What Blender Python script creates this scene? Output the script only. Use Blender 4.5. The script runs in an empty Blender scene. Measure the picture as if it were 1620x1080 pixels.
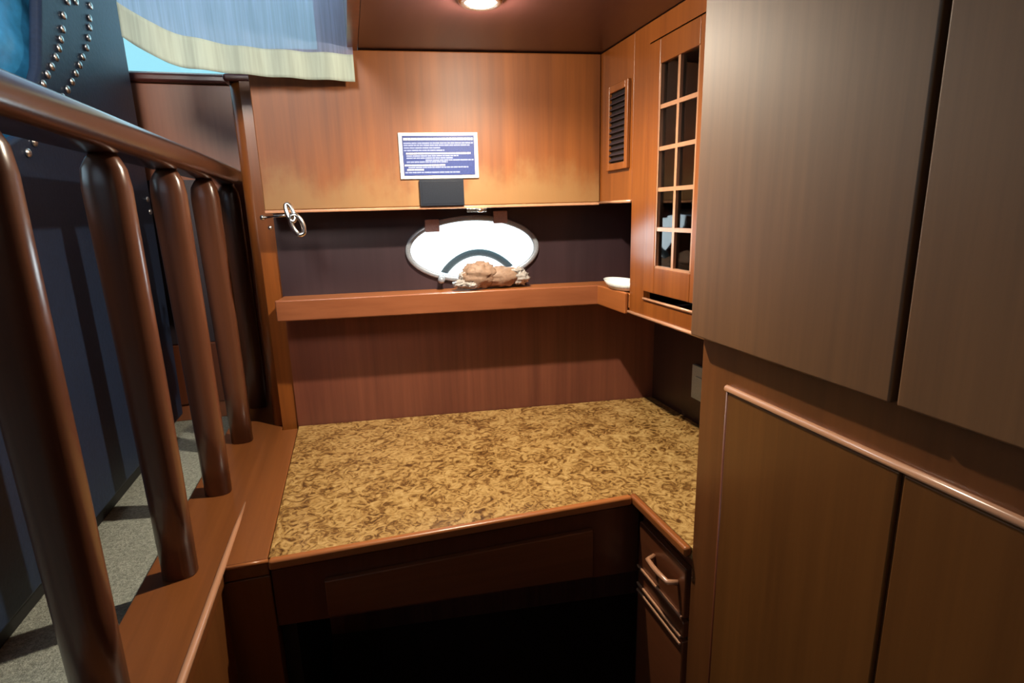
import bpy, math, random
from mathutils import Vector, Matrix, noise
random.seed(7)
C = bpy.context.scene.collection
F = 1.37            # eye height above the lower floor; z in the helpers is relative to the eye

# ------------------------------------------------------------------ helpers
class MB:
    def __init__(s): s.v = []; s.f = []; s.mi = []
    def add(s, vs, fs):
        o = len(s.v); s.v += [tuple(v) for v in vs]; s.f += [tuple(i + o for i in f) for f in fs]; return s
    def hexa(s, b, t):
        n = len(b)
        return s.add(list(b) + list(t), [tuple(range(n))[::-1], tuple(range(n, 2 * n))] +
                     [(i, (i + 1) % n, n + (i + 1) % n, n + i) for i in range(n)])
    def box(s, x0, x1, y0, y1, z0, z1):
        p = [(x0, y0), (x1, y0), (x1, y1), (x0, y1)]
        return s.prism(p, z0, z1)
    def prism(s, p, z0, z1):
        return s.hexa([(x, y, z0 + F) for x, y in p], [(x, y, z1 + F) for x, y in p])
    def wbox(s, a0, a1, o0, o1, z0, z1):     # box in the frame of the hull wall
        p = [W(a0, o1), W(a1, o1), W(a1, o0), W(a0, o0)]
        return s.prism(p, z0, z1)
    def rings(s, rings, closed=False, caps=True):
        n = len(rings[0]); o = len(s.v)
        for r in rings: s.v += [tuple(q) for q in r]
        m = len(rings)
        for i in range(m - (0 if closed else 1)):
            a = o + i * n; b = o + ((i + 1) % m) * n
            for k in range(n): s.f.append((a + k, a + (k + 1) % n, b + (k + 1) % n, b + k))
        if caps and not closed:
            s.f.append(tuple(range(o, o + n))[::-1]); s.f.append(tuple(range(o + (m - 1) * n, o + m * n)))
        return s
    def tube(s, pts, r, n=12, closed=False, sx=1.0):
        pts = [Vector(p) for p in pts]; rs = r if isinstance(r, (list, tuple)) else [r] * len(pts)
        R = []; up = Vector((0, 0, 1)); m = len(pts); prev = None
        for i, p in enumerate(pts):
            if closed: d = pts[(i + 1) % m] - pts[i - 1]
            else: d = pts[min(i + 1, m - 1)] - pts[max(i - 1, 0)]
            d.normalize()
            if prev is None:
                a = up if abs(d.z) < .9 else Vector((0, 1, 0)); u = a.cross(d).normalized()
            else:
                u = (prev - d * prev.dot(d)).normalized()
            prev = u; w = d.cross(u)
            R.append([p + (u * math.cos(t) * sx + w * math.sin(t)) * rs[i] for t in [2 * math.pi * k / n for k in range(n)]])
        return s.rings(R, closed)
    def ball(s, c, r, nu=16, nv=10, fn=None):
        rx, ry, rz = r if isinstance(r, (tuple, list)) else (r, r, r)
        R = []
        for j in range(1, nv):
            ph = math.pi * j / nv; ring = []
            for i in range(nu):
                th = 2 * math.pi * i / nu
                d = Vector((math.sin(ph) * math.cos(th), math.sin(ph) * math.sin(th), -math.cos(ph)))
                k = fn(d) if fn else 1
                ring.append((c[0] + rx * d.x * k, c[1] + ry * d.y * k, c[2] + rz * d.z * k))
            R.append(ring)
        return s.rings(R)
    def obj(s, name, mat, parent=None, bevel=0, smooth=False, root=None, sub=0):
        org = Vector(root) if root is not None else (parent_org(parent) if parent else Vector((0, 0, 0)))
        if parent is None and root is None:
            xs = [v[0] for v in s.v]; ys = [v[1] for v in s.v]; zs = [v[2] for v in s.v]
            org = Vector(((min(xs) + max(xs)) / 2, (min(ys) + max(ys)) / 2, min(zs)))
        me = bpy.data.meshes.new(name)
        me.from_pydata([tuple(Vector(v) - org) for v in s.v], [], s.f); me.update()
        import bmesh
        b = bmesh.new(); b.from_mesh(me); bmesh.ops.recalc_face_normals(b, faces=b.faces[:]); b.to_mesh(me); b.free()
        o = bpy.data.objects.new(name, me); C.objects.link(o)
        me.materials.append(mat)
        if smooth:
            for p in me.polygons: p.use_smooth = True
        if bevel:
            m = o.modifiers.new('bevel', 'BEVEL'); m.width = bevel; m.segments = 3; m.limit_method = 'ANGLE'; m.angle_limit = math.radians(40)
            m.harden_normals = True
            for p in me.polygons: p.use_smooth = True
        if sub:
            m = o.modifiers.new('sub', 'SUBSURF'); m.levels = sub; m.render_levels = sub
        if parent:
            o.parent = parent
        else:
            o.location = org
        return o
ORG = {}
def parent_org(p):
    while p.parent: p = p.parent
    return Vector(p.location)
def tag(o, label=None, cat=None, group=None, kind=None):
    if label: o['label'] = label
    if cat: o['category'] = cat
    if group: o['group'] = group
    if kind: o['kind'] = kind
    return o
def thing(name, label, cat, loc, group=None):
    o = bpy.data.objects.new(name, None); C.objects.link(o)
    o.location = (loc[0], loc[1], loc[2] + F); o.empty_display_size = .05
    return tag(o, label, cat, group)
def struct(name, mb, mat, label=None, bevel=0):
    o = mb.obj(name, mat, bevel=bevel); return tag(o, label, None, None, 'structure')

# the hull wall runs askew behind the desk
HA = .114
HU = Vector((math.cos(HA), -math.sin(HA))); HN = Vector((-math.sin(HA), -math.cos(HA)))
HO = Vector((-.2, 1.72))
def W(a, o):
    p = HO + HU * a + HN * o; return (p.x, p.y)
def W3(a, o, z): p = W(a, o); return (p[0], p[1], z + F)
def WX(x, o):      # a for which the point at offset o has the given x
    return (x - HO.x - HN.x * o) / HU.x

# ------------------------------------------------------------------ materials
def mat(name):
    m = bpy.data.materials.new(name); m.use_nodes = True
    nt = m.node_tree; b = nt.nodes['Principled BSDF']; return m, nt, b
def N(nt, t, **k):
    n = nt.nodes.new(t)
    for a, v in k.items():
        if a in n.inputs: n.inputs[a].default_value = v
        else: setattr(n, a, v)
    return n
def ramp(nt, src, stops):
    r = nt.nodes.new('ShaderNodeValToRGB'); e = r.color_ramp.elements
    while len(e) < len(stops): e.new(.5)
    for i, (p, c) in enumerate(stops): e[i].position = p; e[i].color = (*c, 1)
    nt.links.new(src, r.inputs[0]); return r
def mapping(nt, scale, rot=(0, 0, 0), loc=(0, 0, 0)):
    tc = nt.nodes.new('ShaderNodeTexCoord'); mp = nt.nodes.new('ShaderNodeMapping')
    mp.inputs['Scale'].default_value = scale; mp.inputs['Rotation'].default_value = rot; mp.inputs['Location'].default_value = loc
    nt.links.new(tc.outputs['Object'], mp.inputs[0]); return mp.outputs[0]
def wood(name, dark, light, rough=.32, axis='z', coat=.35, worn=None, big=1.0, spec=.5, cr=.22):
    m, nt, b = mat(name); L = nt.links.new
    k = {'z': (38, 38, 1.3), 'x': (1.3, 38, 38), 'y': (38, 1.3, 38)}[axis]
    k2 = {'z': (5, 5, .35), 'x': (.35, 5, 5), 'y': (5, .35, 5)}[axis]
    n1 = N(nt, 'ShaderNodeTexNoise', Scale=1.6, Detail=6.0, Roughness=.62); L(mapping(nt, k), n1.inputs['Vector'])
    n2 = N(nt, 'ShaderNodeTexNoise', Scale=1.7 * big, Detail=3.0, Roughness=.5, Distortion=.6); L(mapping(nt, k2, loc=(3, 1, 2)), n2.inputs['Vector'])
    mx = N(nt, 'ShaderNodeMath', operation='MULTIPLY_ADD'); L(n1.outputs[0], mx.inputs[0]); mx.inputs[1].default_value = .45
    m2 = N(nt, 'ShaderNodeMath', operation='MULTIPLY'); L(n2.outputs[0], m2.inputs[0]); m2.inputs[1].default_value = .55
    L(m2.outputs[0], mx.inputs[2])
    mid = tuple((a + c) / 2 for a, c in zip(dark, light))
    r = ramp(nt, mx.outputs[0], [(.32, dark), (.5, mid), (.68, light)])
    col = r.outputs[0]
    if worn:      # bleached finish: z band measured in the object's own frame
        z0, z1, wc = worn
        tc = nt.nodes.new('ShaderNodeTexCoord'); sp = nt.nodes.new('ShaderNodeSeparateXYZ'); L(tc.outputs['Object'], sp.inputs[0])
        nz = N(nt, 'ShaderNodeTexNoise', Scale=3.2, Detail=5.0, Roughness=.65); L(mapping(nt, (1.6, 1.6, 1.1), loc=(4.3, 0, .4)), nz.inputs['Vector'])
        ad = N(nt, 'ShaderNodeMath', operation='MULTIPLY_ADD'); L(nz.outputs[0], ad.inputs[0]); ad.inputs[1].default_value = .38; L(sp.outputs[2], ad.inputs[2])
        mr = N(nt, 'ShaderNodeMapRange'); mr.interpolation_type = 'SMOOTHSTEP'; L(ad.outputs[0], mr.inputs[0])
        mr.inputs[1].default_value = z1; mr.inputs[2].default_value = z0; mr.inputs[3].default_value = 0; mr.inputs[4].default_value = .75
        mxr = N(nt, 'ShaderNodeMix', data_type='RGBA'); L(mr.outputs[0], mxr.inputs[0]); L(col, mxr.inputs[6]); mxr.inputs[7].default_value = (*wc, 1)
        col = mxr.outputs[2]
    L(col, b.inputs['Base Color'])
    b.inputs['Roughness'].default_value = rough; b.inputs['Coat Weight'].default_value = coat; b.inputs['Coat Roughness'].default_value = cr
    b.inputs['Specular IOR Level'].default_value = spec
    bp = N(nt, 'ShaderNodeBump', Strength=.06, Distance=.002); L(n1.outputs[0], bp.inputs['Height']); L(bp.outputs[0], b.inputs['Normal'])
    return m
def plain(name, col, rough=.5, metal=0, coat=0, bump=0, bscale=300, emis=None, es=0):
    m, nt, b = mat(name); b.inputs['Base Color'].default_value = (*col, 1)
    n = N(nt, 'ShaderNodeTexNoise', Scale=float(bscale), Detail=3.0); L = nt.links.new
    tc = nt.nodes.new('ShaderNodeTexCoord'); L(tc.outputs['Object'], n.inputs['Vector'])
    r = ramp(nt, n.outputs[0], [(.3, tuple(c * .82 for c in col)), (.7, tuple(min(1, c * 1.12) for c in col))]); L(r.outputs[0], b.inputs['Base Color'])
    b.inputs['Roughness'].default_value = rough; b.inputs['Metallic'].default_value = metal; b.inputs['Coat Weight'].default_value = coat
    if bump:
        bp = N(nt, 'ShaderNodeBump', Strength=bump, Distance=.003); L(n.outputs[0], bp.inputs['Height']); L(bp.outputs[0], b.inputs['Normal'])
    if emis: b.inputs['Emission Color'].default_value = (*emis, 1); b.inputs['Emission Strength'].default_value = es
    return m

TEAK = wood('teak', (.155, .042, .008), (.31, .095, .017))
TEAK_UP = wood('teak_worn', (.145, .040, .007), (.29, .088, .015), worn=(.20, .33, (.30, .17, .065)), cr=.5, rough=.5, coat=.2)
TEAK_X = wood('teak_along_x', (.26, .08, .022), (.46, .16, .045), axis='x')
TEAK_Y = wood('teak_along_y', (.22, .065, .018), (.38, .125, .034), axis='y')
BACK = wood('backsplash_veneer', (.12, .036, .024), (.23, .074, .042), big=1.5, rough=.4, coat=.25)
TALL = wood('tall_veneer', (.135, .056, .017), (.23, .100, .032), rough=.55, coat=.5, big=.9, cr=.55)
RAIL = wood('rail_varnish', (.038, .013, .009), (.080, .028, .018), rough=.25, axis='y', coat=.7)
SPIN = wood('spindle_varnish', (.075, .026, .014), (.155, .056, .028), rough=.3, coat=.6)
MAHO = wood('mahogany', (.085, .022, .010), (.16, .045, .018), rough=.35)
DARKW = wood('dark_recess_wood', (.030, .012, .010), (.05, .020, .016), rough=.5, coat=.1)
CEIL = wood('ceiling_veneer', (.034, .012, .012), (.050, .018, .017), rough=.35, coat=.5, axis='y')
BEAD = wood('light_bead', (.42, .20, .11), (.60, .32, .19), rough=.25, axis='y', coat=.8)
CHROME = plain('chrome', (.75, .74, .72), .18, 1)
STEEL = plain('steel_ring', (.30, .34, .40), .3, .3)
BLACK = plain('flat_black', (.008, .008, .009), .55)
NAVYP = plain('black_plaque', (.012, .016, .026), .35, coat=.3)
SIGNW = plain('sign_white', (.68, .66, .62), .4)
SIGNB = plain('sign_blue', (.035, .055, .20), .35)
SIGNT = plain('sign_text', (.22, .27, .48), .5)
LEATHER = plain('navy_leather', (.010, .022, .055), .5, bump=.15, bscale=120)
SATIN = plain('blue_leather', (.040, .27, .55), .3, coat=.5, bump=.1, bscale=60)
NAIL = plain('pewter_nail', (.75, .72, .68), .3, 1)
PLATE = plain('wall_plate', (.40, .44, .42), .4)
TRAYM = plain('white_tray', (.85, .90, .92), .2, coat=.6)
SHELLM = plain('shell_tan', (.27, .17, .115), .6, bump=.9, bscale=70)
SHELLD = plain('shell_glassy', (.36, .33, .31), .12, coat=1.0, bump=.9, bscale=90)
PORT_SHADE = wood('port_wall_shade', (.024, .012, .016), (.042, .022, .028), rough=.45, coat=.1)  # shade under the upper cabinet put into the wall colour
HULL = plain('hull_liner', (.030, .020, .026), .5)
GREY = plain('painted_grey', (.22, .30, .31), .5)
TAB = plain('mauve_tab', (.40, .26, .26), .6)
LINER = plain('headliner', (.42, .40, .38), .8)
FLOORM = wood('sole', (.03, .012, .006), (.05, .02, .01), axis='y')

def counter():
    m, nt, b = mat('mottled_laminate'); L = nt.links.new
    v = mapping(nt, (1, 1, 1))
    w = N(nt, 'ShaderNodeTexNoise', Scale=16.0, Detail=3.0, Roughness=.6, Distortion=.8); L(v, w.inputs['Vector'])
    n = N(nt, 'ShaderNodeTexNoise', Scale=37.0, Detail=4.0, Roughness=.62, Distortion=2.2); L(v, n.inputs['Vector'])
    ma = N(nt, 'ShaderNodeMath', operation='MULTIPLY_ADD'); L(n.outputs[0], ma.inputs[0]); ma.inputs[1].default_value = .72
    mm = N(nt, 'ShaderNodeMath', operation='MULTIPLY'); L(w.outputs[0], mm.inputs[0]); mm.inputs[1].default_value = .28; L(mm.outputs[0], ma.inputs[2])
    r = ramp(nt, ma.outputs[0], [(.37, (.085, .036, .009)), (.45, (.22, .11, .030)), (.52, (.42, .255, .085)), (.64, (.56, .375, .15))])
    L(r.outputs[0], b.inputs['Base Color']); b.inputs['Roughness'].default_value = .32; b.inputs['Coat Weight'].default_value = .2
    return m
COUNTER = counter()
def carpet():
    m, nt, b = mat('carpet_pile'); L = nt.links.new
    v = mapping(nt, (1, 1, 1)); n = N(nt, 'ShaderNodeTexNoise', Scale=160.0, Detail=4.0, Roughness=.8); L(v, n.inputs['Vector'])
    r = ramp(nt, n.outputs[0], [(.35, (.22, .24, .20)), (.65, (.52, .55, .48))]); L(r.outputs[0], b.inputs['Base Color'])
    b.inputs['Roughness'].default_value = .95
    bp = N(nt, 'ShaderNodeBump', Strength=1.0, Distance=.006); L(n.outputs[0], bp.inputs['Height']); L(bp.outputs[0], b.inputs['Normal'])
    return m
CARPET = carpet()
def glass(name, refl=.12, tint=(.9, .97, 1)):
    m = bpy.data.materials.new(name); m.use_nodes = True; nt = m.node_tree; nt.nodes.clear(); L = nt.links.new
    o = nt.nodes.new('ShaderNodeOutputMaterial'); t = nt.nodes.new('ShaderNodeBsdfTransparent'); t.inputs[0].default_value = (*tint, 1)
    g = nt.nodes.new('ShaderNodeBsdfGlossy'); g.inputs['Roughness'].default_value = .03
    f = nt.nodes.new('ShaderNodeFresnel'); f.inputs[0].default_value = 1.5
    mx = nt.nodes.new('ShaderNodeMixShader'); L(f.outputs[0], mx.inputs[0]); L(t.outputs[0], mx.inputs[1]); L(g.outputs[0], mx.inputs[2]); L(mx.outputs[0], o.inputs[0])
    return m
GLASS = glass('window_glass'); SMOKE = glass('cabinet_glass', tint=(.35, .38, .42))
def fabric(name, col, transp, trans, stripes):
    m = bpy.data.materials.new(name); m.use_nodes = True; nt = m.node_tree; nt.nodes.clear(); L = nt.links.new
    o = nt.nodes.new('ShaderNodeOutputMaterial')
    d = nt.nodes.new('ShaderNodeBsdfDiffuse'); t = nt.nodes.new('ShaderNodeBsdfTranslucent'); p = nt.nodes.new('ShaderNodeBsdfTransparent')
    n = N(nt, 'ShaderNodeTexNoise', Scale=1.0, Detail=3.0, Roughness=.7); L(mapping(nt, (stripes, stripes, 3)), n.inputs['Vector'])
    r = ramp(nt, n.outputs[0], [(.35, tuple(c * .78 for c in col)), (.65, col)])
    for q in (d, t): L(r.outputs[0], q.inputs[0])
    a = nt.nodes.new('ShaderNodeMixShader'); a.inputs[0].default_value = trans; L(d.outputs[0], a.inputs[1]); L(t.outputs[0], a.inputs[2])
    c = nt.nodes.new('ShaderNodeMixShader'); c.inputs[0].default_value = transp; L(a.outputs[0], c.inputs[1]); L(p.outputs[0], c.inputs[2]); L(c.outputs[0], o.inputs[0])
    return m
SHEER = fabric('sheer_fabric', (.56, .68, 1.0), .22, .66, 160)
HEM = fabric('hem_fabric', (.64, .74, .64), .0, .30, 60)
def lampmat():
    m = bpy.data.materials.new('lamp_lens'); m.use_nodes = True; nt = m.node_tree; nt.nodes.clear()
    o = nt.nodes.new('ShaderNodeOutputMaterial'); e = nt.nodes.new('ShaderNodeEmission'); e.inputs[0].default_value = (1, .93, .80, 1); e.inputs[1].default_value = 30
    nt.links.new(e.outputs[0], o.inputs[0]); return m
LAMP = lampmat()

# ------------------------------------------------------------------ setting
CZ = .41      # low ceiling over the desk nook
DZ_ = -.62
SZ = 1.25     # saloon headliner
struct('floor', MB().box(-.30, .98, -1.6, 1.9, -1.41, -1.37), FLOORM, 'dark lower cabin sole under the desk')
struct('floor_saloon', MB().box(-2.4, -.405, -1.6, 2.3, -.70, -.66), CARPET, 'grey flecked carpet of the raised saloon floor')
# nook ceiling with clipped corner
cp = [(.062, -1.6), (1.0, -1.6), (1.0, 1.75), (.062, 1.75)]
struct('ceiling', MB().prism(cp, CZ, CZ + .03), CEIL, 'dark varnished ceiling over the desk nook')
struct('ceiling_saloon', MB().box(-2.4, .06, -1.6, 2.3, SZ, SZ + .04), LINER, 'pale saloon headliner')
struct('wall_side_deck', MB().box(.035, .06, -1.6, 1.60, CZ - .005, SZ), MAHO)
# hull wall behind the desk, with an elliptical port cut through it
PC = (WX(.352, 0), -.108); PRX, PRZ = .188, .086
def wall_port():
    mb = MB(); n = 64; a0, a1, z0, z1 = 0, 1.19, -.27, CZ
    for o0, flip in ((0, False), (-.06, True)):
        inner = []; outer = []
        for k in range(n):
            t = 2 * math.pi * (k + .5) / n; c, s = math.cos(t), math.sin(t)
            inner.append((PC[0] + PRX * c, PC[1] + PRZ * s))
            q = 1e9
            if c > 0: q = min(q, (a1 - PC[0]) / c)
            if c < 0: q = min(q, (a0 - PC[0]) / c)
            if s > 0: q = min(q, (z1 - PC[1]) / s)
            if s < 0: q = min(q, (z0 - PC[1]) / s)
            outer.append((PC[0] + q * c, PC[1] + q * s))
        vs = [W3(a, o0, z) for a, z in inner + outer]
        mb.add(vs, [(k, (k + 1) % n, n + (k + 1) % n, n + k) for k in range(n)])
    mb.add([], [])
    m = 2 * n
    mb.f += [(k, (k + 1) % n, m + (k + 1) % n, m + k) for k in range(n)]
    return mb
struct('wall_hull_port', wall_port(), PORT_SHADE, 'hull wall around the oval porthole, cabinet shade painted in dark mauve')
struct('wall_back', MB().wbox(0, 1.19, -.06, 0, -1.37, -.2705), BACK, 'veneered hull wall behind the desk')
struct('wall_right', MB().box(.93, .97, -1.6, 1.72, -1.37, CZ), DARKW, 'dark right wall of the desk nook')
struct('wall_partition', MB().box(-.245, -.19, 1.725, 2.215, -1.37, .352), TEAK)
struct('trim_1', MB().tube([(-.243, 1.766, DZ_ + F), (-.243, 1.766, .352 + F)], .031, 32), TEAK, 'rounded varnished corner post where the railing meets the nook')
for _p in bpy.data.objects['trim_1'].data.polygons: _p.use_smooth = len(_p.vertices) == 4
struct('trim_2', MB().prism([(-.284, 1.728), (-.19, 1.722), (-.19, 2.0), (-.284, 2.0)], .352, .372), wood('post_cap', (.085, .022, .016), (.13, .036, .026), axis='x', rough=.25, coat=.8), 'dark cap on the corner post', .008)
struct('wall_hull_lower', MB().box(-2.4, .10, 2.22, 2.27, -1.37, .44), MAHO)
struct('wall_hull_upper', MB().box(-2.4, .10, 2.22, 2.27, 1.0, SZ), LINER)
struct('wall_under_saloon', MB().box(-.45, -.408, -1.6, 2.22, -1.37, -.705), MAHO)
wl = MB().box(-2.4, -2.36, -1.6, 2.3, -.66, .40); wl.box(-2.4, -2.36, -1.6, -.5, .40, .9); wl.box(-2.4, -2.36, 1.3, 2.3, .40, .9)
struct('wall_left', wl, MAHO)
struct('wall_left_upper', MB().box(-2.4, -2.36, -1.6, 2.3, .9, SZ), LINER)
struct('wall_rear', MB().box(-2.4, 1.0, -1.64, -1.6, -1.37, SZ), MAHO)
struct('wall_hull_corner', MB().prism([(-.03, 1.9), (.10, 1.75), (.10, 2.22), (-.03, 2.22)], .42, SZ), HULL)
# saloon window in the hull side, above the sideboard
wf = MB()
wf.box(-2.36, -.02, 2.20, 2.24, .44, .47); wf.box(-2.36, -.02, 2.20, 2.24, .97, 1.0); wf.box(-.05, -.02, 2.20, 2.24, .47, .97); wf.box(-1.3, -1.26, 2.20, 2.24, .47, .97)
win = struct('window_2', wf, SIGNW, 'saloon window above the sideboard', .003)
MB().box(-2.36, -.05, 2.225, 2.229, .47, .97).obj('pane', GLASS, win)

# ------------------------------------------------------------------ porthole (window_1)
pr = MB(); R = []
for k in range(72):
    t = 2 * math.pi * k / 72; c, s = math.cos(t), math.sin(t)
    ring = []
    for (dr, o) in ((0, -.055), (0, .004), (.003, .009), (.014, .009), (.017, .001), (.012, -.0), (.0015, -.004)):
        ring.append(W3(PC[0] + (PRX - .004 + dr) * c, o, PC[1] + (PRZ - .003 + dr) * s))
    R.append(ring)
pr.rings(R, closed=True)
port = pr.obj('window_1', STEEL, smooth=True); tag(port, 'bright oval porthole above the back shelf', None, None, 'structure')
g = MB(); n = 64
g.add([W3(PC[0] + PRX * math.cos(2 * math.pi * k / n), -.035, PC[1] + PRZ * math.sin(2 * math.pi * k / n)) for k in range(n)] , [tuple(range(n))])
g.obj('pane', GLASS, port)
for a_, s_ in ((PC[0] - .10, 1), (PC[0] + .13, 1)):
    kb = MB(); kb.tube([W3(a_, .004, PC[1] - .075), W3(a_, .03, PC[1] - .083)], .008); kb.ball(W3(a_, .034, PC[1] - .084), .011)
    kb.obj('latch_knob', STEEL, port, smooth=True)
for a_, z_ in ((WX(.235, 0), -.040), (WX(.435, 0), -.021)):
    t = MB().wbox(a_ - .021, a_ + .021, -.0, .014, z_ - .014, z_ + .022).obj('mounting_tab', TAB, port, bevel=.003)
# grey bent rail out on the side deck, seen through the glass
th = MB(); pts = []
for k in range(21):
    q = k / 20; a = PC[0] - .10 + .26 * q; z = -.235 + .105 * math.sin(math.pi * q) ** .55
    pts.append(W3(a, -.16, z))
th.tube(pts, .012); tag(th.obj('deck_rail', GREY, smooth=True), 'grey arched rail outdoors seen through the oval porthole', 'rail')

# ------------------------------------------------------------------ desk
DZ = -.62
RX = .575
desk = thing('desk', 'built-in desk with mottled gold laminate top in the nook', 'desk', (.3, 1.3, -1.37))
top_p = [(-.198, 1.02), (RX - .012, 1.02), (RX - .012, .80), (.928, .80), (.928, W(WX(.928, .002), .002)[1]), (-.198, 1.716)]
MB().prism(top_p, DZ - .024, DZ).obj('countertop', COUNTER, desk)
ed = MB()
ed.box(-.198, RX - .028, 1.002, 1.0195, DZ - .018, DZ + .003)
ed.obj('edge_trim', TEAK_X, desk, bevel=.006)
ed = MB(); ed.box(RX - .029, RX - .0125, .80, 1.0195, DZ - .018, DZ + .003)
ed.obj('edge_trim', TEAK_Y, desk, bevel=.006)
fa = MB().hexa([(-.198, 1.025, -.772 + F), (RX, 1.025, -.822 + F), (RX, 1.045, -.822 + F), (-.198, 1.045, -.772 + F)],
               [(-.198, 1.025, DZ - .031 + F), (RX, 1.025, DZ - .031 + F), (RX, 1.045, DZ - .031 + F), (-.198, 1.045, DZ - .031 + F)])
fa.obj('fascia', MAHO, desk)
dr = MB().hexa([(-.105, 1.010, -.765 + F), (.458, 1.010, -.803 + F), (.458, 1.0245, -.803 + F), (-.105, 1.0245, -.765 + F)],
               [(-.105, 1.010, -.686 + F), (.458, 1.010, -.686 + F), (.458, 1.0245, -.686 + F), (-.105, 1.0245, -.686 + F)])
dr.obj('drawer', wood('drawer_front', (.13, .038, .014), (.21, .065, .022), axis='x'), desk, bevel=.003)
MB().box(-.198, -.17, 1.05, 1.68, -1.37, -.66).obj('side_panel', BLACK, desk)  # black panel paints in the darkness of the knee space

# drawer cabinet on the right, facing the knee space
dc = thing('drawer_cabinet', 'narrow drawer cabinet under the right return of the desk', 'cabinet', (.72, .9, -1.37))
MB().box(RX, .926, .802, 1.003, -1.37, DZ - .036).obj('body', MAHO, dc)
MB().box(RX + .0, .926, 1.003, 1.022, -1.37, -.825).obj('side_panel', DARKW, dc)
DRAW = wood('drawer_small', (.12, .036, .014), (.19, .058, .021), axis='y')
for z0, z1 in ((-.782, -.672), (-.826, -.792)):
    d = MB().box(RX - .016, RX - .0005, .812, .992, z0, z1).obj('drawer', DRAW, dc, bevel=.003)
    MB().box(RX - .021, RX - .0165, .815, .990, z0 + .000, z0 + .005).obj('bead', BEAD, d, bevel=.001)
    if z1 == -.672:
        h = MB(); h.tube([(RX - .017, .835, -.716 + F), (RX - .036, .843, -.716 + F), (RX - .038, .87, -.716 + F), (RX - .038, .895, -.716 + F), (RX - .036, .918, -.716 + F), (RX - .017, .926, -.716 + F)], .0055)
        tag(h.obj('handle', BEAD, d, smooth=True), 'pale pinkish bar handle')
d = MB().box(RX - .016, RX - .0005, .812, .992, -1.33, -.836).obj('door', DRAW, dc, bevel=.003)
MB().box(RX - .021, RX - .0165, .815, .990, -.843, -.838).obj('bead', BEAD, d, bevel=.001)

# ------------------------------------------------------------------ tall cabinet on the right
tc_ = thing('tall_cabinet', 'tall brown wood-veneer cabinet wall with overlay doors on the right', 'cabinet', (.74, .1, -1.37))
MB().box(.56, .928, -.9, .797, -1.37, CZ - .002).obj('body', wood('tall_frame', (.11, .036, .010), (.19, .064, .017), rough=.4), tc_, bevel=.002)
for y0, y1 in ((.436, .806), (.055, .428), (-.33, .047)):
    MB().box(.540, .559, y0, y1, -.212, CZ - .01).obj('upper_door', TALL, tc_, bevel=.003)
LOW = wood('lower_door_veneer', (.12, .042, .009), (.20, .072, .015), rough=.42, coat=.4)
for y0, y1 in ((.424, .716), (.125, .418), (-.17, .119)):
    d = MB().box(.553, .5595, y0, y1, -1.33, -.289).obj('lower_door', LOW, tc_, bevel=.002)
tr = MB().tube([(.555, .722, -.283 + F), (.555, -.2, -.283 + F)], .0055)
tag(tr.obj('molding', BEAD, tc_, smooth=True), 'shiny pale bead along the top of the lower doors')
tr = MB().tube([(.5575, .7215, -.283 + F), (.5575, .7215, -1.34 + F)], .003)
tr.obj('molding', MAHO, tc_, smooth=True)

# ------------------------------------------------------------------ glazed wall cabinet
GX = .70
gc = thing('glazed_cabinet', 'orange wall cabinet with small-paned glass door', 'cabinet', (.81, 1.1, -.272))
b = MB()
b.box(GX, GX + .018, 1.255, 1.328, -.268, CZ - .002)          # far stile
b.box(GX, GX + .018, .80, 1.005, -.268, CZ - .002)            # near stile
b.box(GX, GX + .018, 1.005, 1.255, .365, CZ - .002)           # top rail
b.box(GX, GX + .018, 1.005, 1.255, -.268, -.226)              # bottom rail
b.obj('face_frame', TEAK_UP if False else TEAK, gc)
b = MB()
b.box(GX + .018, .928, 1.310, 1.328, -.268, CZ - .002); b.box(GX + .018, .928, .80, .815, -.268, CZ - .002)
b.box(GX + .018, .928, .815, 1.310, -.268, -.252); b.box(.915, .928, .815, 1.310, -.252, CZ - .002)
for z in (-.08, .08, .23): b.box(GX + .05, .915, .815, 1.310, z, z + .012)
b.obj('carcass', HULL, gc)
MB().tube([(GX - .002, 1.330, -.270 + F), (GX - .002, .80, -.270 + F)], .0045).obj('bottom_bead', BEAD, gc, smooth=True)
MB().tube([(GX - .001, 1.254, -.224 + F), (GX - .001, 1.006, -.224 + F)], .0035).obj('sill_bead', BEAD, gc, smooth=True)
gd = MB(); y0, y1, z0, z1 = 1.011, 1.249, -.204, .360; gy0, gy1, gz0, gz1 = 1.048, 1.198, -.141, .308
x0, x1 = GX - .006, GX + .014
gd.box(x0, x1, y0, gy0, z0, z1); gd.box(x0, x1, gy1, y1, z0, z1); gd.box(x0, x1, gy0, gy1, z0, gz0); gd.box(x0, x1, gy0, gy1, gz1, z1)
door = gd.obj('glass_door', TEAK, gc, bevel=.0025)
MUN = wood('muntin_wood', (.36, .18, .10), (.50, .27, .16), rough=.3)
mm = MB().box(x0 + .002, x1 - .002, (gy0 + gy1) / 2 - .0045, (gy0 + gy1) / 2 + .0045, gz0, gz1)
for k in range(1, 5):
    z = gz0 + (gz1 - gz0) * k / 5; mm.box(x0 + .0022, x1 - .0022, gy0, gy1, z - .0045, z + .0045)
mm.box(x0 + .001, x1, gy1 - .004, gy1 + .0005, gz0, gz1); mm.box(x0 + .001, x1, gy0 - .0005, gy0 + .004, gz0, gz1); mm.box(x0 + .001, x1, gy0, gy1, gz0 - .0005, gz0 + .004)
mm.obj('muntins', MUN, door)
MB().box(x0 + .009, x0 + .011, gy0, gy1, gz0, gz1).obj('glass', SMOKE, door)

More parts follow.
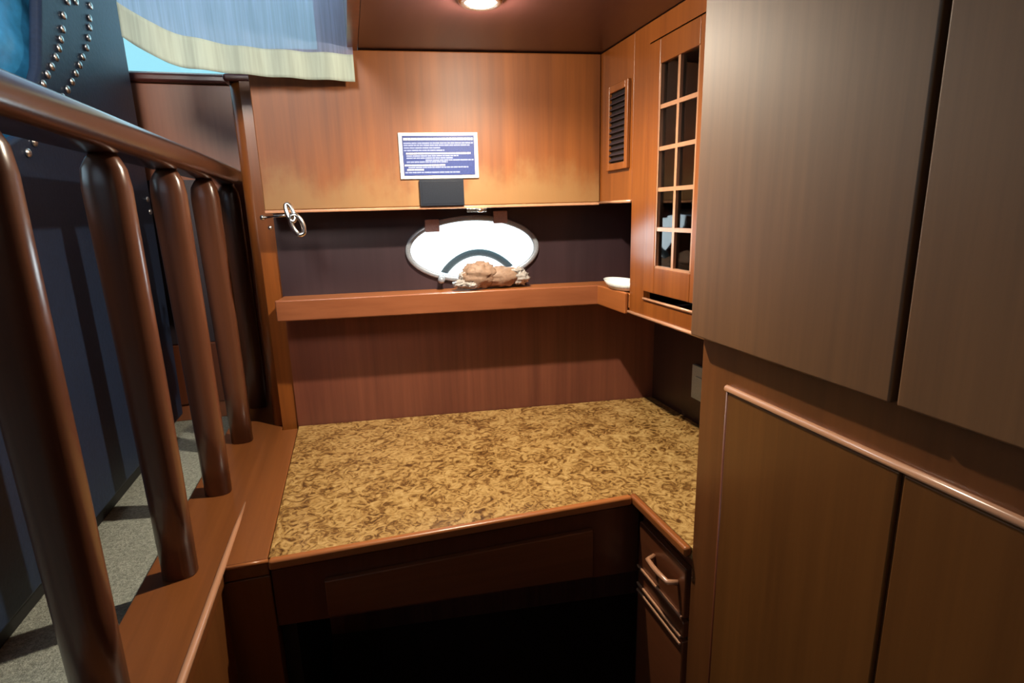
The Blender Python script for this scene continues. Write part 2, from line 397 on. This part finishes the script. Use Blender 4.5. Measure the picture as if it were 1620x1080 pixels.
# ------------------------------------------------------------------ vent cabinet in the corner
vy0 = 1.330
vc = thing('vent_cabinet', 'short corner wall cabinet with louvred vent', 'cabinet', (.81, 1.42, .014))
ac = WX(GX, .10)
cy = W(ac, .10)[1]
p = [(GX, vy0), (.928, vy0), (.928, W(WX(.928, .003), .003)[1]), (GX, W(WX(GX, .003), .003)[1])]
MB().prism(p, .016, CZ - .002).obj('body', TEAK, vc, bevel=.002)
MB().tube([(GX - .001, vy0, .016 + F), (GX - .001, cy, .016 + F)], .004).obj('bottom_bead', BEAD, vc, smooth=True)
vf = MB(); a0, a1, z0, z1 = 1.342, 1.462, .098, .310
vf.box(GX - .010, GX - .0005, a0, a0 + .016, z0, z1); vf.box(GX - .010, GX - .0005, a1 - .016, a1, z0, z1)
vf.box(GX - .010, GX - .0005, a0 + .016, a1 - .016, z0, z0 + .018); vf.box(GX - .010, GX - .0005, a0 + .016, a1 - .016, z1 - .018, z1)
v = vf.obj('vent', TEAK, vc, bevel=.002)
MB().box(GX - .002, GX - .0006, a0 + .016, a1 - .016, z0 + .018, z1 - .018).obj('backing', BLACK, v)
lv = MB()
for k in range(12):
    z = z0 + .026 + k * .0142
    lv.hexa([(GX - .009, a0 + .016, z - .003 + F), (GX - .009, a1 - .016, z - .003 + F), (GX - .0025, a1 - .016, z + .003 + F), (GX - .0025, a0 + .016, z + .003 + F)],
            [(GX - .009, a0 + .016, z - .001 + F), (GX - .009, a1 - .016, z - .001 + F), (GX - .0025, a1 - .016, z + .005 + F), (GX - .0025, a0 + .016, z + .005 + F)])
lv.obj('louvres', HULL, v)

# ------------------------------------------------------------------ upper cabinet over the shelf
uc = thing('upper_cabinet', 'long flat-fronted upper cabinet with bleached lower edge', 'cabinet', (W(.45, .05)[0], W(.45, .05)[1], .014))
MB().prism([W(.004, .10), W(ac - .002, .10), W(WX(GX - .001, .004), .004), W(.004, .004)], .018, CZ - .003).obj('body', TEAK_UP, uc, bevel=.003)
MB().wbox(.004, ac - .004, .0, .103, .010, .0175).obj('bottom_lip', BEAD, uc, bevel=.002)
ct = MB().wbox(WX(.318, .1), WX(.372, .1), .085, .108, .0, .0095)
ct.ball(W3(WX(.355, .1), .109, .004), (.010, .006, .006))
tag(ct.obj('catch', CHROME, uc, bevel=.001), 'small chrome latch under the cabinet edge')

# sign and plaque on it
s0, s1 = WX(.146, .1), WX(.355, .1)
sg = thing('instruction_sign', 'white-framed navy sign with lines of small white text', 'sign', (W((s0 + s1) / 2, .1)[0], W((s0 + s1) / 2, .1)[1], .09))
fz0, fz1 = .090, .208
MB().wbox(s0, s1, .1005, .1045, fz0, fz1).obj('frame', SIGNW, sg, bevel=.001)
MB().wbox(s0 + .010, s1 - .010, .1046, .1056, fz0 + .009, fz1 - .008).obj('panel', SIGNB, sg)
wt = (s1 - s0) - .026
rows = [(.97, 0, 1, 1), (.86, 0, 1, 0), (.80, 0, .95, 0), (.73, 0, .52, 0), (.66, .0, .58, 0), (.575, .03, .96, 1), (.51, .03, .78, 0), (.45, .03, .70, 0), (.39, .30, 1, 0), (.34, .03, .62, 0), (.25, .0, .58, 1), (.19, .05, .92, 0), (.125, .03, .27, 1), (.05, .0, .80, 0)]
for (q, u0, u1, br) in rows:
    z = fz0 + .012 + q * (fz1 - fz0 - .026)
    hgt = .0036 if not br else .0040
    if q == .97: hgt = .0060
    ln = MB(); x = u0
    while x < u1 - .01:        # words of uneven length
        w_ = min(random.uniform(.03, .11), u1 - x)
        ln.wbox(s0 + .013 + wt * x, s0 + .013 + wt * (x + w_), .1057, .1060, z - hgt / 2, z + hgt / 2)
        x += w_ + .006
    ln.obj('text_line', SIGNW if br else SIGNT, sg)
pl = MB().wbox(WX(.194, .1), WX(.312, .1), .1035, .109, .019, .0885)
pl.wbox(WX(.199, .1), WX(.307, .1), .109, .1095, .024, .083)
tag(pl.obj('dark_plaque', NAVYP, bevel=.0012), 'plain black rectangular plaque directly below the white-framed sign', 'plaque')

# ------------------------------------------------------------------ L-shaped shelf
SHZ = -.222
sh = thing('corner_shelf', 'L-shaped wooden shelf running under the porthole and into the corner', 'shelf', (W(.45, .05)[0], W(.45, .05)[1], -.278))
aend = WX(GX, .10)
p = [W(.003, .10), W(aend, .10), (GX, 1.331), (.928, 1.331), (.928, W(WX(.928, .002), .002)[1]), W(.003, .002)]
MB().prism(p, -.262, SHZ).obj('board', TEAK_X, sh, bevel=.003)
lipm = wood('shelf_lip', (.22, .070, .028), (.34, .12, .052), axis='x', rough=.28, coat=.5)
MB().wbox(.003, aend, .1005, .112, -.277, SHZ + .003).obj('front_lip', lipm, sh, bevel=.004)
MB().box(GX - .012, GX - .0005, 1.332, W(aend, .113)[1] + .004, -.277, SHZ + .003).obj('side_lip', TEAK_Y, sh, bevel=.004)

# white boat-shaped tray resting on the corner of the shelf
ty = MB(); R = []
for (k, h) in ((.0, .0045), (.75, .0045), (1.0, .026), (.95, .027), (.72, .009), (.0, .008)):
    R.append([(.716 + .040 * k * math.cos(t), 1.405 + .085 * k * math.sin(t), SHZ + h + F) for t in [2 * math.pi * i / 32 for i in range(32)]])
ty.rings(R, caps=False)
tag(ty.obj('tray', TRAYM, smooth=True), 'small white oval dish on the corner of the shelf', 'dish')

# conch shell / coral piece on the shelf
SC = (W(WX(.40, .05), .052))
cf = thing('seashell', 'tan seashell with glassy spiky ends lying on the back shelf', 'shell', (SC[0], SC[1], SHZ + .0025))
def bump(sc, am): return lambda d: 1 + am * noise.noise(Vector(d) * sc + Vector((3.1, 1.7, .4)))
def lying(c, r, am, sc, seed):
    mb = MB(); mb.ball((SC[0] + c[0] * 1.1 - .012, SC[1] + c[1], SHZ + .004 + F + c[2] * 1.12), r, 28, 18, lambda d: 1 + am * noise.noise(Vector(d) * sc + Vector((seed, 1.7, .4)))); return mb
lying((-.03, 0, .034), (.052, .030, .037), .35, 3.2, 3).obj('shell_body', SHELLM, cf, smooth=True)
lying((.030, 0, .027), (.060, .026, .029), .30, 3.0, 8).obj('shell_body', SHELLM, cf, smooth=True)
for c, r, s in (((.082, -.004, .022), (.026, .022, .021), 5), ((.070, .0, .040), (.026, .016, .010), 9), ((-.078, -.004, .013), (.026, .02, .0125), 12), ((-.055, -.016, .010), (.018, .016, .0095), 15), ((-.072, .002, .032), (.014, .012, .014), 18)):
    lying(c, r, .55, 4.5, s).obj('shell_tip', SHELLD, cf, smooth=True)

# ------------------------------------------------------------------ wall plate
wp = MB().box(.921, .9297, 1.285, 1.357, -.545, -.445)
wp.box(.9185, .921, 1.305, 1.337, -.515, -.475)
tag(wp.obj('outlet_plate', PLATE, bevel=.002), 'grey outlet plate on the dark wall beside the tall cabinet', 'outlet')

# ------------------------------------------------------------------ ceiling lamp
LX, LY = .290, 1.195
cl = thing('ceiling_lamp', 'small round white-glowing lamp in the nook ceiling', 'lamp', (LX, LY, CZ))
def ringz(cx_, cy_, r, z, n=32): return [(cx_ + r * math.cos(2 * math.pi * k / n), cy_ + r * math.sin(2 * math.pi * k / n), z + F) for k in range(n)]
MB().rings([ringz(LX, LY, .045, CZ - .0005), ringz(LX, LY, .045, CZ - .005), ringz(LX, LY, .040, CZ - .010), ringz(LX, LY, .033, CZ - .010), ringz(LX, LY, .031, CZ - .006), ringz(LX, LY, .031, CZ - .0005)], caps=False).obj('bezel', CHROME, cl, smooth=True)
MB().rings([ringz(LX, LY, .001, CZ - .009), ringz(LX, LY, .02, CZ - .0085), ringz(LX, LY, .0305, CZ - .006), ringz(LX, LY, .0305, CZ - .001)]).obj('lens', LAMP, cl, smooth=True)

# ------------------------------------------------------------------ ledge and railing on the left
lg = thing('ledge', 'varnished wooden ledge at the edge of the raised saloon floor', 'ledge', (-.33, 1.0, -1.37))
LEDG = wood('ledge_veneer', (.155, .050, .014), (.26, .088, .025), axis='y', rough=.3)
t = MB().prism([(-.405, -1.5), (-.276, -1.5), (-.276, 1.019), (-.2, 1.019), (-.2, 1.70), (-.246, 1.70), (-.246, 2.0), (-.405, 2.0)], DZ - .035, DZ)
t.obj('top', LEDG, lg, bevel=.003)
MB().tube([(-.277, -1.5, DZ - .001 + F), (-.277, 1.02, DZ - .001 + F), (-.277, 1.16, DZ - .001 + F), (-.277, 1.32, DZ - .004 + F)], [.0065, .0065, .0055, .002]).obj('nosing', BEAD, lg, smooth=True)  # pale colour and fading taper paint a highlight along the ledge edge
MB().tube([(-.277, 1.016, DZ - .004 + F), (-.199, 1.016, DZ - .004 + F)], .004).obj('nosing', TEAK_X, lg, smooth=True)
MB().box(-.405, -.39, -1.5, 2.0, -.70, DZ - .036).obj('riser', LEDG, lg)
LFT = wood('side_cabinet', (.15, .05, .012), (.23, .08, .020), rough=.4)
lc = thing('side_cabinet', 'dark brown cabinet below the ledge, left of the knee space', 'cabinet', (-.3, .6, -1.37))
MB().prism([(-.385, -1.5), (-.282, -1.5), (-.282, 1.019), (-.2, 1.019), (-.2, 1.68), (-.385, 1.68)], -1.37, DZ - .0365).obj('body', LFT, lc, bevel=.002)
MB().tube([(-.300, 1.017, -.822 + F), (-.300, 1.000, -.830 + F), (-.300, .998, -.86 + F), (-.300, .998, -.93 + F), (-.300, 1.017, -.945 + F)], .005).obj('handle', BEAD, lc, smooth=True)

rl = thing('railing', 'dark varnished handrail on turned wooden spindles between saloon and nook', 'railing', (-.345, 1.3, DZ))
# handrail: rounded rectangular section swept along Y
def rr(cx_, cz_, w, h, r, y, n=5):
    o = []
    for (sx, sz, a0) in ((1, 1, 0), (-1, 1, 90), (-1, -1, 180), (1, -1, 270)):
        for k in range(n + 1):
            a = math.radians(a0 + 90 * k / n)
            o.append((cx_ + sx * (w / 2 - r) + r * math.cos(a), y, cz_ + sz * (h / 2 - r) + r * math.sin(a) + F))
    return o
rm = MB(); secs = []
for k in range(30):
    y = -.2 + 2.145 * k / 29
    secs.append(rr(-.343, .1255, .086, .050, .021, y))
rm.rings(secs)
rm.obj('handrail', RAIL, rl, smooth=True)
def spindle(y):
    mb = MB(); R = []
    for (z, wx, wy, dx) in ((DZ + .001, .056, .046, 0), (-.45, .058, .048, 0), (-.25, .061, .049, -.001), (-.05, .064, .049, -.003), (.05, .066, .048, -.004), (.078, .060, .045, -.004), (.092, .046, .038, -.003), (.1015, .034, .03, -.002)):
        R.append([(-.345 + dx + wx / 2 * math.copysign(abs(math.cos(t)) ** .8, math.cos(t)), y + wy / 2 * math.copysign(abs(math.sin(t)) ** .8, math.sin(t)), z + F) for t in [2 * math.pi * k / 28 for k in range(28)]])
    mb.rings(R); return mb
for y in (.385, .70, 1.02, 1.335, 1.65, 1.955):
    spindle(y).obj('spindle', SPIN, rl, smooth=True)

# ------------------------------------------------------------------ saloon sideboard
sb = thing('sideboard', 'brown wooden sideboard below the saloon window, with rounded corner post', 'sideboard', (-.8, 2.1, -.66))
MB().box(-1.6, -.300, 2.012, 2.215, -.66, .398).obj('body', wood('sideboard_veneer', (.20, .062, .026), (.32, .105, .045), rough=.35), sb, bevel=.004)
MB().box(-1.6, -.262, 1.996, 2.215, .3985, .425).obj('top', wood('sideboard_top', (.085, .022, .016), (.13, .036, .026), axis='x', rough=.25, coat=.8), sb, bevel=.009)
MB().tube([(-.274, 2.025, -.66 + F), (-.274, 2.025, .398 + F)], .030, 24).obj('corner_post', TEAK_X, sb, smooth=True)
MB().box(-1.5, -.40, 2.006, 2.0115, -.395, .12).obj('door', HULL, sb, bevel=.002)
MB().box(-1.55, -.33, 2.004, 2.0115, -.60, -.40).obj('door', MAHO, sb, bevel=.002)

# ------------------------------------------------------------------ curtain
CY = 1.558
ZB = [(-.52, .46), (-.45, .402), (-.387, .360), (-.344, .343), (-.25, .335), (-.19, .331), (-.08, .327), (.048, .325)]
def lerp(T, x):
    for (a, p), (b_, q) in zip(T, T[1:]):
        if x <= b_: return p + (q - p) * max(0, (x - a)) / (b_ - a)
    return T[-1][1]
def cpt(u, v):
    x = -.455 + .503 * u
    zb = (lerp(ZB, x - .02) + lerp(ZB, x) + lerp(ZB, x + .02)) / 3
    z = zb + (.95 - zb) * v
    y = CY + .005 * math.sin(u * 34 + .8 * v) + .010 * (v - .2) + .25 * max(0, .08 - u)
    return (x, y, z + F)
cu = thing('curtain', 'pale sheer swag curtain with a broad greenish-white hem, backlit blue', 'curtain', (-.3, CY, .31))
def sheet(v0, v1, nu, nv, dy=0):
    mb = MB(); vs = []; fs = []
    for j in range(nv + 1):
        for i in range(nu + 1):
            u = i / nu; a = v0(u) if callable(v0) else v0; b_ = v1(u) if callable(v1) else v1
            x, y, z = cpt(u, a + (b_ - a) * j / nv); vs.append((x, y + dy, z))
    for j in range(nv):
        for i in range(nu):
            k = j * (nu + 1) + i; fs.append((k, k + 1, k + nu + 2, k + nu + 1))
    mb.add(vs, fs); return mb
hv = lambda u: .100 + .075 * max(0, .45 - u)
o = sheet(0, hv, 90, 8).obj('hem', HEM, cu, smooth=True)
md = o.modifiers.new('t', 'SOLIDIFY'); md.thickness = .002
sheet(hv, 1, 90, 14).obj('sheer', SHEER, cu, smooth=True)
MB().tube([(-.50, CY + .012, .955 + F), (.034, CY + .012, .955 + F)], .009).obj('rod', CHROME, cu, smooth=True)

# ------------------------------------------------------------------ chrome hook by the corner
hk = thing('chrome_hook', 'shiny looped chrome hook on a short rod by the cabinet corner', 'hook', (-.2, 1.6, -.05))
bx, by = -.205, 1.600
rod = MB(); rod.tube([(-.212, 1.603, .000 + F), (-.150, 1.535, .004 + F)], .0032); rod.ball((-.212, 1.603, .0 + F), .007); rod.obj('rod', CHROME, hk, smooth=True)
def loop(c, hw, hh, tilt, r, dy):
    pts = []
    for k in range(28):
        t = 2 * math.pi * k / 28; x = hw * math.copysign(abs(math.cos(t)) ** .8, math.cos(t)); z = hh * math.sin(t)
        pts.append((c[0] + x * math.cos(tilt) - z * math.sin(tilt), c[1] + dy * z, c[2] + x * math.sin(tilt) + z * math.cos(tilt) + F))
    return MB().tube(pts, r, closed=True)
loop((-.122, 1.512, -.020), .0125, .025, .35, .0062, .1).obj('loop', CHROME, hk, smooth=True)
loop((-.136, 1.518, .010), .0075, .022, .30, .0052, .3).obj('loop', CHROME, hk, smooth=True)
st = MB(); st.ball((-.196, 1.596, -.026 + F), .0055); st.tube([(-.196, 1.622, -.026 + F), (-.196, 1.596, -.026 + F)], .003)
st.obj('stud', NAIL, hk, smooth=True)

# ------------------------------------------------------------------ navy wing chair in the saloon
ch = thing('wing_chair', 'navy leather wing chair with rows of bright nailheads, behind the railing', 'chair', (-.85, 1.5, -.66))
# outer side shell: profile in the Y-Z plane, extruded in X
SXF = -.555
prof = [(.84, -.60), (1.90, -.60), (1.925, -.2), (1.935, .2), (1.935, .66), (1.86, .72), (1.55, .72), (1.485, .5), (1.40, .30), (1.28, .16), (1.02, .06), (.84, .05)]
s_ = MB(); s_.hexa([(SXF, y, z + F) for y, z in prof], [(SXF - .022, y, z + F) for y, z in prof])
s_.obj('side_shell', LEATHER, ch, bevel=.008)
MB().box(-1.30, SXF - .023, 1.80, 1.935, -.60, .70).obj('back', LEATHER, ch, bevel=.03)
MB().box(-1.30, SXF - .023, .86, 1.79, -.60, -.22).obj('base', LEATHER, ch, bevel=.03)
MB().box(-1.28, SXF - .024, .86, 1.66, -.215, -.07).obj('seat_cushion', SATIN, ch, bevel=.05)
q = MB()
q.ball((-.69, 1.48, .36 + F), (.105, .20, .34), 48, 36, lambda d: 1 + .06 * math.sin(16 * d.z + 5 * d.y + 2 * math.sin(5 * d.y)) + .10 * noise.noise(Vector(d) * 4))
q.obj('wing_cushion', SATIN, ch, smooth=True, sub=1)
q = MB().ball((-.98, 1.70, .32 + F), (.24, .09, .36), 32, 20, lambda d: 1 + .05 * math.sin(8 * d.z)); q.obj('back_cushion', SATIN, ch, smooth=True)
MB().box(-1.27, -.590, .87, 1.80, -.659, -.600).obj('shade_block', BLACK, ch, bevel=.006)  # black block painted in as the shadow under the chair
NA = [(1.633, .491), (1.586, .476), (1.550, .437), (1.532, .405), (1.513, .380), (1.495, .358), (1.472, .335), (1.445, .311), (1.418, .290), (1.392, .267), (1.365, .243)]
NB = [(1.717, .509), (1.698, .476), (1.688, .453), (1.668, .425), (1.646, .398), (1.613, .370), (1.587, .347), (1.557, .323), (1.529, .300), (1.498, .278), (1.467, .257), (1.435, .235), (1.404, .213), (1.372, .192), (1.340, .170), (1.309, .149), (1.278, .127), (1.73, .545), (1.74, .585)]
first = None
for (y, z) in NA + NB + [(1.899, .025), (1.893, .060)]:
    if first is None:
        first = MB().ball((0, 0, 0), (.004, .0085, .0085), 12, 8).obj('nailhead', NAIL, ch, smooth=True, root=(0, 0, 0)); c = first
    else:
        c = first.copy(); C.objects.link(c)
    c.parent = ch; c.location = Vector((SXF + .003, y, z + F)) - Vector(ch.location)

# ------------------------------------------------------------------ light
w = bpy.data.worlds.new('World'); bpy.context.scene.world = w; w.use_nodes = True
bg = w.node_tree.nodes['Background']
wt = w.node_tree; gt = wt.nodes.new('ShaderNodeTexCoord'); sx = wt.nodes.new('ShaderNodeSeparateXYZ'); wt.links.new(gt.outputs['Generated'], sx.inputs[0])
mr = wt.nodes.new('ShaderNodeMapRange'); wt.links.new(sx.outputs[2], mr.inputs[0]); mr.inputs[1].default_value = -.05; mr.inputs[2].default_value = .03
cr_ = ramp(wt, mr.outputs[0], [(0, (1, 1, 1)), (1, (.13, .26, .29))]); wt.links.new(cr_.outputs[0], bg.inputs[0])   # glare off the water below a pale sky
bg.inputs[1].default_value = 4.0
def area(name, loc, tgt, size, sizey, power, col, spread=180):
    l = bpy.data.lights.new(name, 'AREA'); l.shape = 'RECTANGLE'; l.size = size; l.size_y = sizey; l.energy = power; l.color = col; l.spread = math.radians(spread)
    o = bpy.data.objects.new(name, l); C.objects.link(o); o.location = (loc[0], loc[1], loc[2] + F)
    d = Vector(tgt) - Vector(loc); o.rotation_euler = d.to_track_quat('-Z', 'Y').to_euler(); return o
sp = bpy.data.lights.new('lamp_bulb', 'POINT'); sp.energy = 9; sp.color = (1, .85, .66); sp.shadow_soft_size = .012
so = bpy.data.objects.new('lamp_bulb', sp); C.objects.link(so); so.location = (LX, LY, CZ - .030 + F)
sp = bpy.data.lights.new('lamp_beam', 'SPOT'); sp.energy = 54; sp.color = (1, .86, .66); sp.spot_size = math.radians(160); sp.spot_blend = .9; sp.shadow_soft_size = .012
so = bpy.data.objects.new('lamp_beam', sp); C.objects.link(so); so.location = (LX, LY, CZ - .026 + F)
area('daylight_left', (-2.30, .4, .65), (.5, .4, .1), 1.7, .5, 6, (.62, .80, 1.0))
area('daylight_window', (-1.0, 2.17, .72), (-.6, 0, -.1), 1.6, .45, 3, (.55, .80, 1.0))
area('daylight_port', (.42, 2.15, -.02), (.30, 1.3, -.12), .9, .6, 15, (.85, .96, 1.0))
area('rear_fill', (-1.1, -1.5, .75), (-.6, 1.4, .1), 1.6, .45, 4, (.60, .80, 1.0))  # added cool fill behind the camera, lifts the chair and spindles
area('sideboard_fill', (-.42, .15, .85), (-.42, 2.0, .05), .35, .35, 3.6, (1, .90, .80), 60)  # added fill aimed at the sideboard, no fixture there
area('cabin_fill', (.1, -.9, .36), (.3, 1.4, -.2), .5, .3, .25, (1, .86, .70))  # added weak warm fill from behind the camera

# ------------------------------------------------------------------ camera
cam = bpy.data.cameras.new('camera'); cam.sensor_width = 36; cam.lens = 883.45 / 1620 * 36; cam.clip_start = .01
co = bpy.data.objects.new('camera', cam); C.objects.link(co)
p_, r_, a_ = .229624492, -.0272167967, -.273603988
def ray(xc, yc):
    c, s = math.cos(r_), math.sin(r_); x = xc * c + yc * s; y = -xc * s + yc * c
    cp_, sp_ = math.cos(p_), math.sin(p_); Y = cp_ - sp_ * y; Z = -sp_ - cp_ * y
    return Vector((x * math.cos(a_) - Y * math.sin(a_), x * math.sin(a_) + Y * math.cos(a_), Z))
fw = ray(0, 0); rt = (ray(1, 0) - fw).normalized(); up = (fw - ray(0, 1)).normalized(); fw.normalize()
M = Matrix(((rt.x, up.x, -fw.x, 0), (rt.y, up.y, -fw.y, 0), (rt.z, up.z, -fw.z, F), (0, 0, 0, 1)))
co.matrix_world = M
sc = bpy.context.scene; sc.camera = co
sc.view_settings.view_transform = 'Standard'; sc.view_settings.look = 'None'; sc.view_settings.gamma = 1; sc.view_settings.use_curve_mapping = False
sc.view_settings.exposure = -.12
sc.cycles.diffuse_bounces = 2; sc.cycles.max_bounces = 10; sc.cycles.transparent_max_bounces = 12
